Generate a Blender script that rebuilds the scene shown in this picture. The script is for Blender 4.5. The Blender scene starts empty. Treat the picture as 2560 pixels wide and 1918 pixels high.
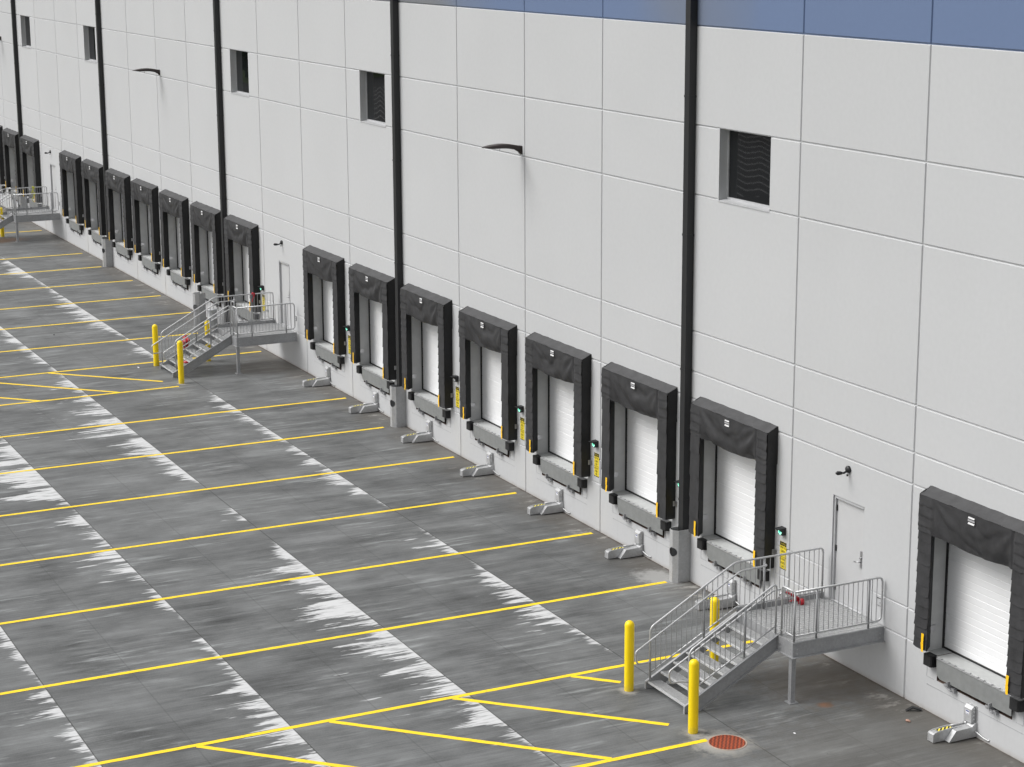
import bpy, bmesh, math, random
from mathutils import Vector, Matrix
R = math.radians
random.seed(7)
sc = bpy.context.scene
col = sc.collection
P = 4.115                      # spacing of the wall joints (and of the docks)
PER = 8 * P

# ------------------------------------------------------------------ helpers
def lin(r, g, b):
    f = lambda c: (c / 255 / 12.92) if c / 255 <= .04045 else ((c / 255 + .055) / 1.055) ** 2.4
    return (f(r), f(g), f(b), 1)

class MB:
    def __init__(s): s.v = []; s.f = []; s.m = []; s.sm = []
    def quad(s, pts, m=0, smooth=False):
        n = len(s.v); s.v += [tuple(p) for p in pts]; s.f.append(tuple(range(n, n + len(pts)))); s.m.append(m); s.sm.append(smooth)
    def box(s, x0, x1, y0, y1, z0, z1, m=0):
        n = len(s.v)
        s.v += [(x, y, z) for x in (x0, x1) for y in (y0, y1) for z in (z0, z1)]
        for f in ((0, 1, 3, 2), (4, 6, 7, 5), (0, 4, 5, 1), (2, 3, 7, 6), (0, 2, 6, 4), (1, 5, 7, 3)):
            s.f.append(tuple(n + i for i in f)); s.m.append(m); s.sm.append(False)
    def prism(s, poly, plane, a, b, m=0):
        """extrude a 2-D outline: plane 'yz' along x, 'xz' along y, 'xy' along z"""
        mk = {'yz': lambda p, t: (t, p[0], p[1]), 'xz': lambda p, t: (p[0], t, p[1]), 'xy': lambda p, t: (p[0], p[1], t)}[plane]
        n = len(s.v); k = len(poly)
        s.v += [mk(p, a) for p in poly] + [mk(p, b) for p in poly]
        s.f.append(tuple(range(n + k - 1, n - 1, -1))); s.m.append(m); s.sm.append(False)
        s.f.append(tuple(range(n + k, n + 2 * k))); s.m.append(m); s.sm.append(False)
        for i in range(k):
            j = (i + 1) % k
            s.f.append((n + i, n + j, n + k + j, n + k + i)); s.m.append(m); s.sm.append(False)
    def tube(s, pts, r, n=8, m=0, cap=True):
        pts = [Vector(p) for p in pts]
        rr = r if isinstance(r, (list, tuple)) else [r] * len(pts)
        base = len(s.v); up = None
        for i, p in enumerate(pts):
            d = (pts[min(i + 1, len(pts) - 1)] - pts[max(i - 1, 0)]).normalized()
            if up is None:
                up = Vector((0, 0, 1)) if abs(d.z) < .9 else Vector((1, 0, 0))
            a = d.cross(up).normalized(); up = a.cross(d).normalized()
            for k in range(n):
                t = 2 * math.pi * k / n
                s.v.append(tuple(p + (a * math.cos(t) + up * math.sin(t)) * rr[i]))
        for i in range(len(pts) - 1):
            for k in range(n):
                k2 = (k + 1) % n
                s.f.append((base + i * n + k, base + i * n + k2, base + (i + 1) * n + k2, base + (i + 1) * n + k)); s.m.append(m); s.sm.append(True)
        if cap:
            s.f.append(tuple(base + k for k in range(n - 1, -1, -1))); s.m.append(m); s.sm.append(False)
            e = base + (len(pts) - 1) * n
            s.f.append(tuple(e + k for k in range(n))); s.m.append(m); s.sm.append(False)
    def grid(s, pts, m=0, smooth=True):
        """pts[i][j] -> quads"""
        n = len(s.v); h = len(pts); w = len(pts[0])
        for row in pts: s.v += [tuple(p) for p in row]
        for i in range(h - 1):
            for j in range(w - 1):
                s.f.append((n + i * w + j, n + i * w + j + 1, n + (i + 1) * w + j + 1, n + (i + 1) * w + j)); s.m.append(m); s.sm.append(smooth)
    def build(s, name, mats, parent=None, org=(0, 0, 0)):
        me = bpy.data.meshes.new(name)
        ox, oy, oz = org
        me.from_pydata([(x - ox, y - oy, z - oz) for x, y, z in s.v], [], s.f)
        if not isinstance(mats, (list, tuple)): mats = [mats]
        for mt in mats: me.materials.append(mt)
        for p, mi, sm in zip(me.polygons, s.m, s.sm):
            p.material_index = mi; p.use_smooth = sm
        me.update()
        o = bpy.data.objects.new(name, me); col.objects.link(o)
        if parent is not None: o.parent = parent
        else: o.location = org
        return o

def fillet(pts, rad, n=5):
    """round the corners of a polyline"""
    pts = [Vector(p) for p in pts]; out = [pts[0]]
    for i in range(1, len(pts) - 1):
        a, b, c = pts[i - 1], pts[i], pts[i + 1]
        r = min(rad, (a - b).length * .49, (c - b).length * .49)
        p, q = b + (a - b).normalized() * r, b + (c - b).normalized() * r
        for k in range(n + 1):
            t = k / n
            out.append(p * (1 - t) ** 2 + b * 2 * t * (1 - t) + q * t * t)
    out.append(pts[-1]); return out

def tag(o, label=None, cat=None, group=None, kind=None):
    if label: o['label'] = label
    if cat: o['category'] = cat
    if group: o['group'] = group
    if kind: o['kind'] = kind
    return o
def empty(name, loc, rz=0):
    o = bpy.data.objects.new(name, None); col.objects.link(o); o.empty_display_size = .2
    o.location = loc; o.rotation_euler.z = rz
    return o
def copy_tree(o, parent=None):
    c = o.copy(); col.objects.link(c)
    if parent is not None: c.parent = parent
    for ch in [x for x in col.objects if x.parent == o]: copy_tree(ch, c)
    return c

# ------------------------------------------------------------------ materials
class NT:
    def __init__(s, name):
        s.mat = bpy.data.materials.new(name); s.mat.use_nodes = True
        s.t = s.mat.node_tree; s.b = s.t.nodes['Principled BSDF']
    def n(s, typ, inputs=None, **props):
        nd = s.t.nodes.new(typ)
        for k, v in props.items(): setattr(nd, k, v)
        for k, v in (inputs or {}).items(): s.put(nd.inputs[k], v)
        return nd
    def put(s, sock, v):
        if isinstance(v, bpy.types.NodeSocket): s.t.links.new(v, sock)
        else: sock.default_value = v
    def math(s, op, a, b=0.0, c=0.0, clamp=False):
        nd = s.n('ShaderNodeMath', operation=op, use_clamp=clamp)
        s.put(nd.inputs[0], a); s.put(nd.inputs[1], b); s.put(nd.inputs[2], c)
        return nd.outputs[0]
    def mix(s, f, a, b, blend='MIX'):
        nd = s.n('ShaderNodeMix', data_type='RGBA', blend_type=blend)
        s.put(nd.inputs[0], f); s.put(nd.inputs[6], a); s.put(nd.inputs[7], b)
        return nd.outputs[2]
    def rng(s, v, a, b, c=0.0, d=1.0, smooth=True):
        nd = s.n('ShaderNodeMapRange', interpolation_type='SMOOTHSTEP' if smooth else 'LINEAR')
        for i, q in enumerate((v, a, b, c, d)): s.put(nd.inputs[i], q)
        return nd.outputs[0]
    def noise(s, vec, scale, detail=3.0, rough=.55, sc3=None):
        if sc3:
            mp = s.n('ShaderNodeMapping'); s.put(mp.inputs[0], vec); mp.inputs['Scale'].default_value = sc3; vec = mp.outputs[0]
        nd = s.n('ShaderNodeTexNoise'); s.put(nd.inputs['Vector'], vec)
        nd.inputs['Scale'].default_value = scale; nd.inputs['Detail'].default_value = detail; nd.inputs['Roughness'].default_value = rough
        return nd.outputs[0]
    def pos(s): return s.n('ShaderNodeNewGeometry').outputs['Position']
    def objc(s): return s.n('ShaderNodeTexCoord').outputs['Object']
    def bump(s, h, strength=.3, dist=.01):
        nd = s.n('ShaderNodeBump'); nd.inputs['Strength'].default_value = strength; nd.inputs['Distance'].default_value = dist
        s.put(nd.inputs['Height'], h); s.put(s.b.inputs['Normal'], nd.outputs[0])
    def fin(s, colr, rough=.6, metal=0.0, spec=.5):
        s.put(s.b.inputs['Base Color'], colr); s.put(s.b.inputs['Roughness'], rough)
        s.put(s.b.inputs['Metallic'], metal); s.b.inputs['Specular IOR Level'].default_value = spec
        return s.mat

def simple(name, c, rough=.6, metal=0.0, var=.08, scale=6.0, bump=.0, spec=.5, stretch=None):
    m = NT(name); v = m.pos()
    n1 = m.noise(v, scale, 4, .6, stretch)
    k = m.rng(n1, .3, .7, 1 - var, 1 + var, False)
    cc = m.mix(1.0, c, m.n('ShaderNodeCombineColor', {0: k, 1: k, 2: k}).outputs[0], 'MULTIPLY')
    if bump: m.bump(m.noise(v, scale * 6, 3), bump, .004)
    return m.fin(cc, rough, metal, spec)

def wall_material(name, base, base2=None, blotch=.10):
    m = NT(name); v = m.pos()
    fine = m.noise(v, 9, 5, .65)
    big = m.noise(v, .35, 3, .5)
    streak = m.noise(v, 1.0, 4, .6, (7, 7, .35))
    k = m.math('ADD', m.rng(fine, .3, .7, .975, 1.02, False), m.rng(big, .3, .7, -.018, .018, False))
    sep = m.n('ShaderNodeSeparateXYZ', {0: v})
    pw = m.n('ShaderNodeTexWhiteNoise', {1: m.math('FLOOR', m.math('DIVIDE', sep.outputs[0], P))}, noise_dimensions='1D').outputs[0]
    k = m.math('ADD', k, m.rng(pw, 0, 1, -.016, .016, False))
    low = m.rng(sep.outputs[2], .15, 1.3, 1.0, 0.0)
    k = m.math('SUBTRACT', k, m.math('MULTIPLY', m.rng(streak, .52, .75), m.math('MULTIPLY_ADD', low, .05, .003)))
    cc = base
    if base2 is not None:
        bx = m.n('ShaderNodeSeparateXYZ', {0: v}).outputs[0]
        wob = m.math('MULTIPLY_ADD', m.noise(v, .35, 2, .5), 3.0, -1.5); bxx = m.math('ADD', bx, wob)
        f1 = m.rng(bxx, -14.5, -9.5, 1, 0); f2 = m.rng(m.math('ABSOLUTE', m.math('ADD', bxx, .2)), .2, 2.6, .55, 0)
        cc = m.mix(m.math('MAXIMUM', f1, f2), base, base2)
    cc = m.mix(1.0, cc, m.n('ShaderNodeCombineColor', {0: k, 1: k, 2: k}).outputs[0], 'MULTIPLY')
    splash = m.math('MULTIPLY', m.rng(m.math('ADD', sep.outputs[2], m.math('MULTIPLY', m.noise(v, 2.2, 4, .7), .16)), .02, .2, 1, 0), .55)
    if base2 is None: cc = m.mix(splash, cc, (.26, .22, .18, 1))
    m.bump(m.noise(v, 60, 4, .7), .12, .003)
    return m.fin(cc, .82 if base2 is None else .5)

M = {}
M['wall'] = wall_material('painted_concrete', (.497, .503, .511, 1))
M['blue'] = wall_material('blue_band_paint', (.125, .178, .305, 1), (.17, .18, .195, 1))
M['jamb'] = simple('opening_concrete', (.52, .525, .525, 1), .85, var=.07, scale=3, bump=.1)
M['black_metal'] = simple('black_metal', (.0135, .014, .0155, 1), .5, 0, .12, 2)
M['bronze'] = simple('bronze_paint', (.022, .014, .013, 1), .4, 0, .1, 8)
M['rubber'] = simple('black_rubber', (.012, .012, .013, 1), .6, 0, .25, 14, .2)
M['gap'] = simple('dark_gap', (.010, .010, .011, 1), .9)
M['door_white'] = simple('white_door_enamel', (.82, .825, .835, 1), .45, 0, .015, 3)
M['man_door'] = simple('grey_white_door_paint', (.50, .503, .51, 1), .5, 0, .02, 4)
def bollard_mat():
    m = NT('yellow_bollard_sleeve'); v = m.pos(); z = m.n('ShaderNodeSeparateXYZ', {0: v}).outputs[2]
    sc_ = m.rng(m.noise(v, 1, 5, .8, (9, 9, 22)), .64, .74, 0, .35)
    low = m.math('MULTIPLY', m.rng(z, .0, .22, .6, 0), m.noise(v, 16, 4, .7))
    c = m.mix(sc_, (1.0, .725, .002, 1), (.70, .50, .03, 1)); c = m.mix(low, c, (.25, .2, .1, 1))
    return m.fin(c, .42)
M['yellow'] = bollard_mat()
M['tape'] = simple('orange_yellow_tape', (.95, .55, .008, 1), .45, 0, .06, 20)
M['red'] = simple('red_paint', (.42, .012, .022, 1), .4, 0, .15, 20)
M['red_strap'] = simple('red_webbing', (.50, .012, .03, 1), .6, 0, .2, 40)
M['lime_strap'] = simple('yellow_webbing', (.62, .62, .02, 1), .6, 0, .2, 40)
M['white'] = simple('white_print', (.82, .82, .83, 1), .5)
M['silver_text'] = simple('grey_print', (.36, .36, .37, 1), .5, var=.5, scale=160)
M['blue_print'] = simple('blue_print', (.03, .05, .22, 1), .5)
M['sign_yellow'] = simple('sign_yellow', (.78, .62, .04, 1), .5)
M['sign_black'] = simple('sign_black', (.015, .012, .01, 1), .5)
M['brown_steel'] = simple('rusty_brown_steel', (.13, .085, .065, 1), .8, 0, .3, 12)
M['pale_rock'] = simple('pink_stone', (.42, .25, .19, 1), .9, 0, .3, 40)
M['chrome'] = simple('satin_steel', (.45, .45, .46, 1), .3, .8, .05, 12)
M['drum'] = simple('grey_drum_plastic', (.46, .47, .48, 1), .5, 0, .12, 7)

def galv(name, c, rough=.42, metal=.55, var=.16, scale=9):
    m = NT(name); v = m.pos()
    vo = m.n('ShaderNodeTexVoronoi', {'Vector': v, 'Scale': 28.0}).outputs['Color']
    hv = m.n('ShaderNodeSeparateColor', {0: vo}).outputs[0]
    k = m.math('ADD', m.rng(m.noise(v, scale, 5, .7), .3, .7, 1 - var, 1 + var, False), m.rng(hv, 0, 1, -.06, .06, False))
    cc = m.mix(1.0, c, m.n('ShaderNodeCombineColor', {0: k, 1: k, 2: k}).outputs[0], 'MULTIPLY')
    return m.fin(cc, rough, metal)
M['galv'] = galv('galvanized_steel', (.36, .365, .375, 1), .5, .3, .09, 7)
M['galv_light'] = galv('new_galvanized_steel', (.52, .525, .53, 1), .38, .45, .05, 7)
M['grate'] = galv('galvanized_grating', (.54, .545, .55, 1), .5, .2, .12, 12)
M['guard'] = galv('galvanized_guard_plate', (.42, .425, .43, 1), .55, .2, .10, 4)

def lip_material():
    m = NT('grey_deck_plate'); v = m.objc()
    a = m.n('ShaderNodeTexVoronoi', {'Vector': v, 'Scale': 34.0}, feature='F1').outputs['Distance']
    wav = m.n('ShaderNodeTexWave', {'Vector': v, 'Scale': 22.0, 'Distortion': .3}, bands_direction='Z').outputs['Fac']
    scr = m.noise(v, 2.0, 5, .75, (3.5, 1, .9))
    k = m.math('ADD', m.rng(m.noise(v, 5, 4), .3, .7, .88, 1.1, False), m.rng(wav, 0, 1, -.09, .09, False))
    cc = m.mix(1.0, (.225, .232, .230, 1), m.n('ShaderNodeCombineColor', {0: k, 1: k, 2: k}).outputs[0], 'MULTIPLY')
    cc = m.mix(m.math('MULTIPLY', m.rng(scr,   .64, .76), .16), cc, (.5, .5, .49, 1))
    m.bump(a, .35, .004)
    return m.fin(cc, .6, .1)
M['lip'] = lip_material()
M['deck'] = simple('light_deck_plate', (.44, .45, .445, 1), .6, .1, .08, 5)

def vinyl(name, c, var, rough):
    m = NT(name); v = m.pos()
    dust = m.noise(v, 3.2, 5, .7)
    sp = m.noise(v, 34, 3, .7)
    k = m.rng(dust, .3, .72, 1 - var, 1 + var * 1.6, False)
    cc = m.mix(1.0, c, m.n('ShaderNodeCombineColor', {0: k, 1: k, 2: k}).outputs[0], 'MULTIPLY')
    cc = m.mix(m.rng(sp, .68, .80, 0, .35), cc, (.11, .11, .11, 1))
    m.bump(m.noise(v, 16, 4, .6), .25, .012)
    return m.fin(cc, rough, 0, .35)
M['fabric'] = vinyl('dark_grey_vinyl', (.034, .034, .036, 1), .24, .62)
M['fabric_top'] = vinyl('dusty_grey_vinyl', (.060, .060, .062, 1), .18, .75)
M['vinyl_black'] = vinyl('black_vinyl', (.014, .014, .0145, 1), .25, .5)

def rust_cover():
    m = NT('rusty_iron_cover'); v = m.objc()
    vr = m.n('ShaderNodeVectorRotate', {'Vector': v, 'Angle': R(35)}, rotation_type='Z_AXIS').outputs[0]
    sp = m.n('ShaderNodeSeparateXYZ', {0: vr})
    zig = m.math('PINGPONG', m.math('MULTIPLY', sp.outputs[0], 1.0), .035)
    w = m.math('PINGPONG', m.math('ADD', sp.outputs[1], zig), .035)
    h = m.rng(w, .012, .02)
    cc = m.mix(h, (.10, .020, .010, 1), (.40, .075, .025, 1))
    cc = m.mix(m.rng(m.noise(v, 9, 4), .4, .65, 0, .4), cc, (.20, .045, .02, 1))
    m.bump(h, .9, .01)
    return m.fin(cc, .85)
M['rust'] = rust_cover()

def hazard():
    m = NT('hazard_tape'); v = m.objc()
    sp = m.n('ShaderNodeSeparateXYZ', {0: v})
    w = m.math('PINGPONG', m.math('ADD', sp.outputs[1], sp.outputs[0]), .045)
    return m.fin(m.mix(m.math('GREATER_THAN', w, .0225), (.015, .012, .01, 1), (.85, .72, .08, 1)), .5)
M['hazard'] = hazard()

def glass():
    m = NT('dark_reflective_glass'); v = m.pos()
    m.bump(m.noise(v, .9, 0, .5, (1.6, 1, .35)), .22, .02)
    mt = m.fin((.008, .009, .010, 1), .02); m.b.inputs['IOR'].default_value = 1.6
    return mt
M['glass'] = glass()
M['window_frame'] = simple('pale_window_frame', (.46, .465, .475, 1), .4)

def emis(name, c, s):
    m = NT(name); m.b.inputs['Base Color'].default_value = c
    m.b.inputs['Emission Color'].default_value = c; m.b.inputs['Emission Strength'].default_value = s
    return m.mat
M['green_ring'] = emis('lit_green_ring', (.35, 1.0, .72, 1), .85)
M['green_core'] = emis('lit_green_core', (.02, .50, .30, 1), .8)
M['lens_off'] = simple('pale_unlit_lens', (.6, .62, .62, 1), .3)

def pavement_material():
    m = NT('broomed_concrete'); v = m.pos()
    sp = m.n('ShaderNodeSeparateXYZ', {0: v}); X, Y = sp.outputs[0], sp.outputs[1]
    # streaks dragged away from the wall by the broom
    s1 = m.noise(v, 1, 6, .62, (3.2, .30, 1)); s2 = m.noise(v, 1, 5, .6, (11, .8, 1)); big = m.noise(v, .28, 4, .6)
    mid = m.noise(v, 1, 4, .6, (1.4, .45, 1)); grain = m.noise(v, 30, 4, .7)
    hair = m.noise(v, 1, 3, .7, (26, 1.0, 1)); blot = m.noise(v, 1, 5, .62, (.75, .55, 1))
    g = m.math('MULTIPLY_ADD', m.rng(s1, .32, .68, -1, 1, False), .15, 1.0)
    g = m.math('ADD', g, m.rng(s2, .32, .68, -.11, .11, False))
    g = m.math('ADD', g, m.rng(hair, .36, .64, -.17, .17, False))
    g = m.math('ADD', g, m.rng(big, .34, .66, -.17, .17, False))
    g = m.math('ADD', g, m.rng(blot, .34, .66, -.22, .24, False))
    g = m.math('ADD', g, m.rng(mid, .34, .66, -.12, .12, False))
    g = m.math('ADD', g, m.rng(grain, .34, .66, -.13, .13, False))
    # every slab was poured at its own time
    sx = m.math('FLOOR', m.math('DIVIDE', X, P)); sy = m.math('FLOOR', m.math('DIVIDE', m.math('ADD', Y, .15), 3.675))
    wn = m.n('ShaderNodeTexWhiteNoise', {0: m.n('ShaderNodeCombineXYZ', {0: sx, 1: sy}).outputs[0]}, noise_dimensions='3D').outputs[0]
    g = m.math('ADD', g, m.rng(wn, 0, 1, -.055, .055, False))
    k = m.n('ShaderNodeCombineColor', {0: g, 1: g, 2: g}).outputs[0]
    c = m.mix(1.0, (.113, .1165, .117, 1), k, 'MULTIPLY')
    # paler scuffed wisps
    wis = m.math('MULTIPLY', m.rng(m.noise(v, 1, 6, .7, (4.5, .5, 1)), .50, .72), m.rng(m.noise(v, .5, 3, .5), .38, .62))
    soft = m.math('MULTIPLY', m.rng(m.noise(v, 1, 5, .6, (.9, .35, 1)), .48, .68), m.rng(m.noise(v, 1, 4, .7, (8, .7, 1)), .30, .60, .45, 1))
    c = m.mix(m.math('MULTIPLY', soft, .34), c, (.27, .28, .28, 1))
    for (ax, ay, ar) in ((-3.5, -19.0, 11.2), (-3.5, -19.0, 9.3), (-17.0, -22.0, 14.0)):
        dx = m.math('SUBTRACT', X, ax); dy = m.math('SUBTRACT', Y, ay)
        dd = m.math('SQRT', m.math('ADD', m.math('MULTIPLY', dx, dx), m.math('MULTIPLY', dy, dy)))
        ring = m.math('MULTIPLY', m.rng(m.math('ABSOLUTE', m.math('SUBTRACT', dd, ar)), .05, .16, 1, 0), m.rng(m.noise(v, .9, 4, .7), .48, .62, 0, .22))
        c = m.mix(ring, c, (.06, .06, .06, 1))
    c = m.mix(m.math('MULTIPLY', wis, .75), c, (.33, .345, .345, 1))
    # brown dirt towards the wall
    dist = m.math('MULTIPLY', Y, -1.0)
    dirt = m.math('MULTIPLY', m.rng(m.math('ADD', dist, m.math('MULTIPLY', m.noise(v, 1.1, 5, .65), 2.2)), 1.1, 2.6, 1, 0), .45)
    c = m.mix(dirt, c, (.105, .088, .068, 1))
    edge = m.rng(m.math('ADD', dist, m.math('MULTIPLY', m.noise(v, 5, 4, .7), .14)), .07, .17, 1, 0)
    c = m.mix(m.math('MULTIPLY', edge, .8), c, (.045, .030, .020, 1))
    # curing residue: ragged pale band beside each joint (width stored per vertex)
    at = m.n('ShaderNodeAttribute', attribute_name='cure'); w = at.outputs['Fac']
    fr = m.math('MULTIPLY', m.math('FRACT', m.math('DIVIDE', m.math('SUBTRACT', dist, .15), 3.675)), 3.675)
    rag = m.math('MULTIPLY_ADD', m.noise(v, 1, 3, .6, (2.0, .30, 1)), 4.2, -2.1 + .44)
    rag = m.math('ADD', rag, m.math('MULTIPLY_ADD', m.noise(v, 1, 4, .75, (9.0, .55, 1)), 3.6, -1.8))
    lim = m.math('MULTIPLY', w, rag)
    cm = m.rng(m.math('ADD', m.math('SUBTRACT', lim, fr), m.math('MULTIPLY_ADD', m.noise(v, 1, 4, .8, (18, 1.6, 1)), .5, -.25)), -.03, .13)
    cm = m.math('MULTIPLY', cm, m.rng(w, .02, .08))
    thin = m.rng(m.noise(v, 1, 5, .7, (9, 1.2, 1)), .34, .52, .45, 1.0)
    cm = m.math('MULTIPLY', cm, thin)
    loose = m.math('MULTIPLY', m.rng(m.noise(v, 1, 3, .6, (5.5, .8, 1)), .66, .72), m.rng(m.math('SUBTRACT', m.math('MULTIPLY', w, 2.4), fr), 0, .3))
    cm = m.math('MAXIMUM', cm, m.math('MULTIPLY', loose, .8))
    cm = m.math('MULTIPLY', cm, m.rng(dist, .9, 1.2))
    c = m.mix(m.math('MULTIPLY', cm, .95), c, (.60, .605, .61, 1))
    # pale scrapings close to the wall
    ws = m.math('MULTIPLY', m.rng(m.noise(v, 1, 6, .72, (2.6, 1.1, 1)), .56, .64), m.rng(dist, .15, 1.15, 1, 0))
    c = m.mix(m.math('MULTIPLY', ws, .55), c, (.40, .385, .36, 1))
    # saw-cut joints
    def jl(t, wd, off=0.0):
        a = m.math('PINGPONG', t, off or .5)
        return a
    jy = m.math('MINIMUM', fr, m.math('SUBTRACT', 3.675, fr))
    jx = m.math('MULTIPLY', m.math('PINGPONG', m.math('DIVIDE', X, P), .5), P)
    on1 = m.rng(jy, .008, .016, 1, 0)
    on2 = m.math('MULTIPLY', m.rng(jx, .006, .014, 1, 0), .45)
    far = m.rng(dist, .0, .3)
    mj = m.math('MULTIPLY', m.rng(m.math('ABSOLUTE', m.math('SUBTRACT', fr, 1.90)), .005, .02, 1, 0), .35)
    j = m.math('MULTIPLY', m.math('MAXIMUM', m.math('MAXIMUM', m.math('MULTIPLY', on1, m.rng(dist, 1, 1.5)), on2), mj), far)
    c = m.mix(m.math('MULTIPLY', j, .8), c, (.035, .034, .032, 1))
    # rust spots and the pale collar poured round the manhole
    def spot(px, py, r, colr, f, cc, sx=1.0):
        dx = m.math('SUBTRACT', X, px); dy = m.math('MULTIPLY', m.math('SUBTRACT', Y, py), sx)
        d = m.math('SQRT', m.math('ADD', m.math('MULTIPLY', dx, dx), m.math('MULTIPLY', dy, dy)))
        d = m.math('ADD', d, m.math('MULTIPLY', m.math('SUBTRACT', m.noise(v, 4, 4, .7), .5), r * 1.4))
        return m.mix(m.rng(d, r * .35, r, f, 0), cc, colr)
    c = spot(7.81, -1.58, .20, (.24, .10, .04, 1), .8, c)
    c = spot(8.5, -4.35, .75, (.40, .385, .35, 1), .8, c)
    c = spot(7.85, -4.55, .30, (.33, .32, .30, 1), .7, c)
    c = spot(5.45, -4.6, .26, (.33, .32, .30, 1), .7, c)
    c = spot(-25.05, -4.28, .26, (.33, .32, .30, 1), .7, c)
    c = spot(-59.3, -2.9, 1.1, (.16, .085, .045, 1), .7, c, .6)
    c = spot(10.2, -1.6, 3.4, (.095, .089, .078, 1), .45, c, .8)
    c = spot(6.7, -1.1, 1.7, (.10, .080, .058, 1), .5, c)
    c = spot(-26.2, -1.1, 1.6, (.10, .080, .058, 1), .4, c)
    c = spot(-.45, -.55, .75, (.36, .36, .35, 1), .75, c, 1.2)
    # gum and grit
    vo = m.n('ShaderNodeTexVoronoi', {'Vector': v, 'Scale': 2.3}, feature='F1').outputs['Distance']
    c = m.mix(m.rng(vo, .018, .03, .8, 0), c, (.03, .03, .03, 1))
    m.bump(m.math('ADD', m.noise(v, 1, 4, .7, (38, 3, 1)), m.math('MULTIPLY', j, -2.0)), .22, .006)
    rg = m.rng(m.noise(v, .6, 4, .6), .3, .7, .5, .72, False)
    return m.fin(c, rg, 0, .4)
M['pave'] = pavement_material()

def paint_material():
    m = NT('yellow_road_paint'); v = m.pos()
    c = m.mix(m.rng(m.noise(v, 14, 5, .75), .53, .68, 0, .65), (.97, .68, .012, 1), (.50, .38, .09, 1))
    c = m.mix(m.rng(m.noise(v, 1, 3, .6, (1, .6, 1)), .35, .7, 0, .25), c, (.95, .58, .02, 1))
    return m.fin(c, .6)
M['paint'] = paint_material()
M['asphalt'] = simple('asphalt', (.022, .022, .023, 1), .9, 0, .3, .4, 0)
M['grass'] = simple('rough_grass', (.06, .09, .025, 1), .9, 0, .5, 1.2)
M['leaf'] = simple('dark_leaves', (.030, .045, .022, 1), .8, 0, .5, 1.5)
M['white_paint'] = simple('white_road_paint', (.75, .75, .74, 1), .6)

# ------------------------------------------------------------------ the ground
CURE = {
 0: [(-90, .12), (-60, .2), (-20, .1), (2, .12), (9, .1), (40, .1)],
 1: [(-90, .3), (-54, .1), (-52, .56), (-48.8, .76), (-47.8, .2), (-46, .25), (-44.7, .28), (-42.2, .47), (-40.2, .85), (-37.4, .91), (-35.7, .72), (-34.9, .53), (-33.5, .15), (-32.3, .37), (-29.8, .45), (-29, 0), (-24, 0), (-23.1, .17), (-22, .4), (-19.5, .61), (-17.8, .45), (-14.5, .45), (-12.6, .58), (-9.6, .33), (-8.8, .1), (-8.2, 0), (-6.6, 0), (-6.3, .3), (-4.8, .66), (-4.4, .3), (-4, 0), (-3.2, .1), (-2.2, .5), (-1.2, .8), (.8, .8), (2.1, .3), (3.6, .05), (4, 0), (40, 0)],
 2: [(-90, .5), (-36.7, .5), (-35, .62), (-31.3, .7), (-30, .2), (-27.5, .4), (-26, .5), (-23.6, .9), (-20.7, 1.1), (-19.5, 1.8), (-19, 1.0), (-17.2, 1.03), (-16.1, .55), (-13.6, .5), (-13, .05), (-10.4, 0), (-10.1, .5), (-9.4, .6), (-9, 0), (-7.2, 0), (-6.4, .45), (-5.5, .3), (-4.7, 1.1), (-4, .8), (-2.3, 1.1), (-1.1, 1.35), (0, 1.05), (4, .85), (5.9, .65), (6.7, .3), (8, .05), (40, .2)],
 3: [(-90, .6), (-18.2, .6), (-17, 1.6), (-15.1, 1.24), (-13.8, 1.2), (-13, .8), (-12.4, .2), (-11.1, .55), (-9.6, .9), (-8.8, .3), (-7.6, 1.0), (-6.3, .57), (-5.1, .3), (-4.2, .35), (-3.1, .3), (-2.4, 0), (-1.3, 0), (-1, .5), (-.3, .1), (.5, .35), (1.8, .5), (3.2, .66), (5.2, .62), (8, .4), (40, .4)],
 4: [(-90, .4), (-10, .5), (-2, .4), (-.6, .2), (0, .05), (1.2, .9), (2, .45), (4, .4), (8, .4), (40, .4)],
 5: [(-90, .5), (40, .5)], 6: [(-90, .3), (40, .6)]}
def interp(L, x):
    for (a, u), (b, w) in zip(L, L[1:]):
        if a <= x <= b: return u + (w - u) * (x - a) / (b - a)
    return 0
def pavement():
    vs, fs, at = [], [], []
    ys = [.6, -3.825, -7.5, -11.175, -14.85, -18.525, -22.2, -25.875]
    n = int((40 + 90) / .25)
    for k in range(7):
        base = len(vs)
        for i in range(n + 1):
            x = -90 + .25 * i; w = interp(CURE[k], x)
            vs += [(x, ys[k], 0), (x, ys[k + 1], 0)]; at += [w, w]
        for i in range(n):
            a = base + 2 * i; fs.append((a, a + 1, a + 3, a + 2))
    me = bpy.data.meshes.new('pavement'); me.from_pydata(vs, [], fs)
    A = me.attributes.new('cure', 'FLOAT', 'POINT'); A.data.foreach_set('value', at)
    me.materials.append(M['pave']); me.update()
    o = bpy.data.objects.new('pavement', me); col.objects.link(o)
    return tag(o, kind='structure')
pave = pavement()
g = MB(); g.box(-700, 500, -700, 500, -1.0, -.012); tag(g.build('ground', M['grass']), kind='structure')
g = MB(); g.quad([(-150, -70, -.006), (60, -70, -.006), (60, -25.8, -.006), (-150, -25.8, -.006)]); lot = tag(g.build('parking_lot', M['asphalt']), kind='structure')
for i in range(19):
    for xa, xb in ((-88, -56), (-138, -104)):
        g = MB(); y = -34 - i * 1.75
        g.box(xa, xb, y, y + .10, -.006, 0.0); g.build('stall_line', M['white_paint'], lot)

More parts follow.
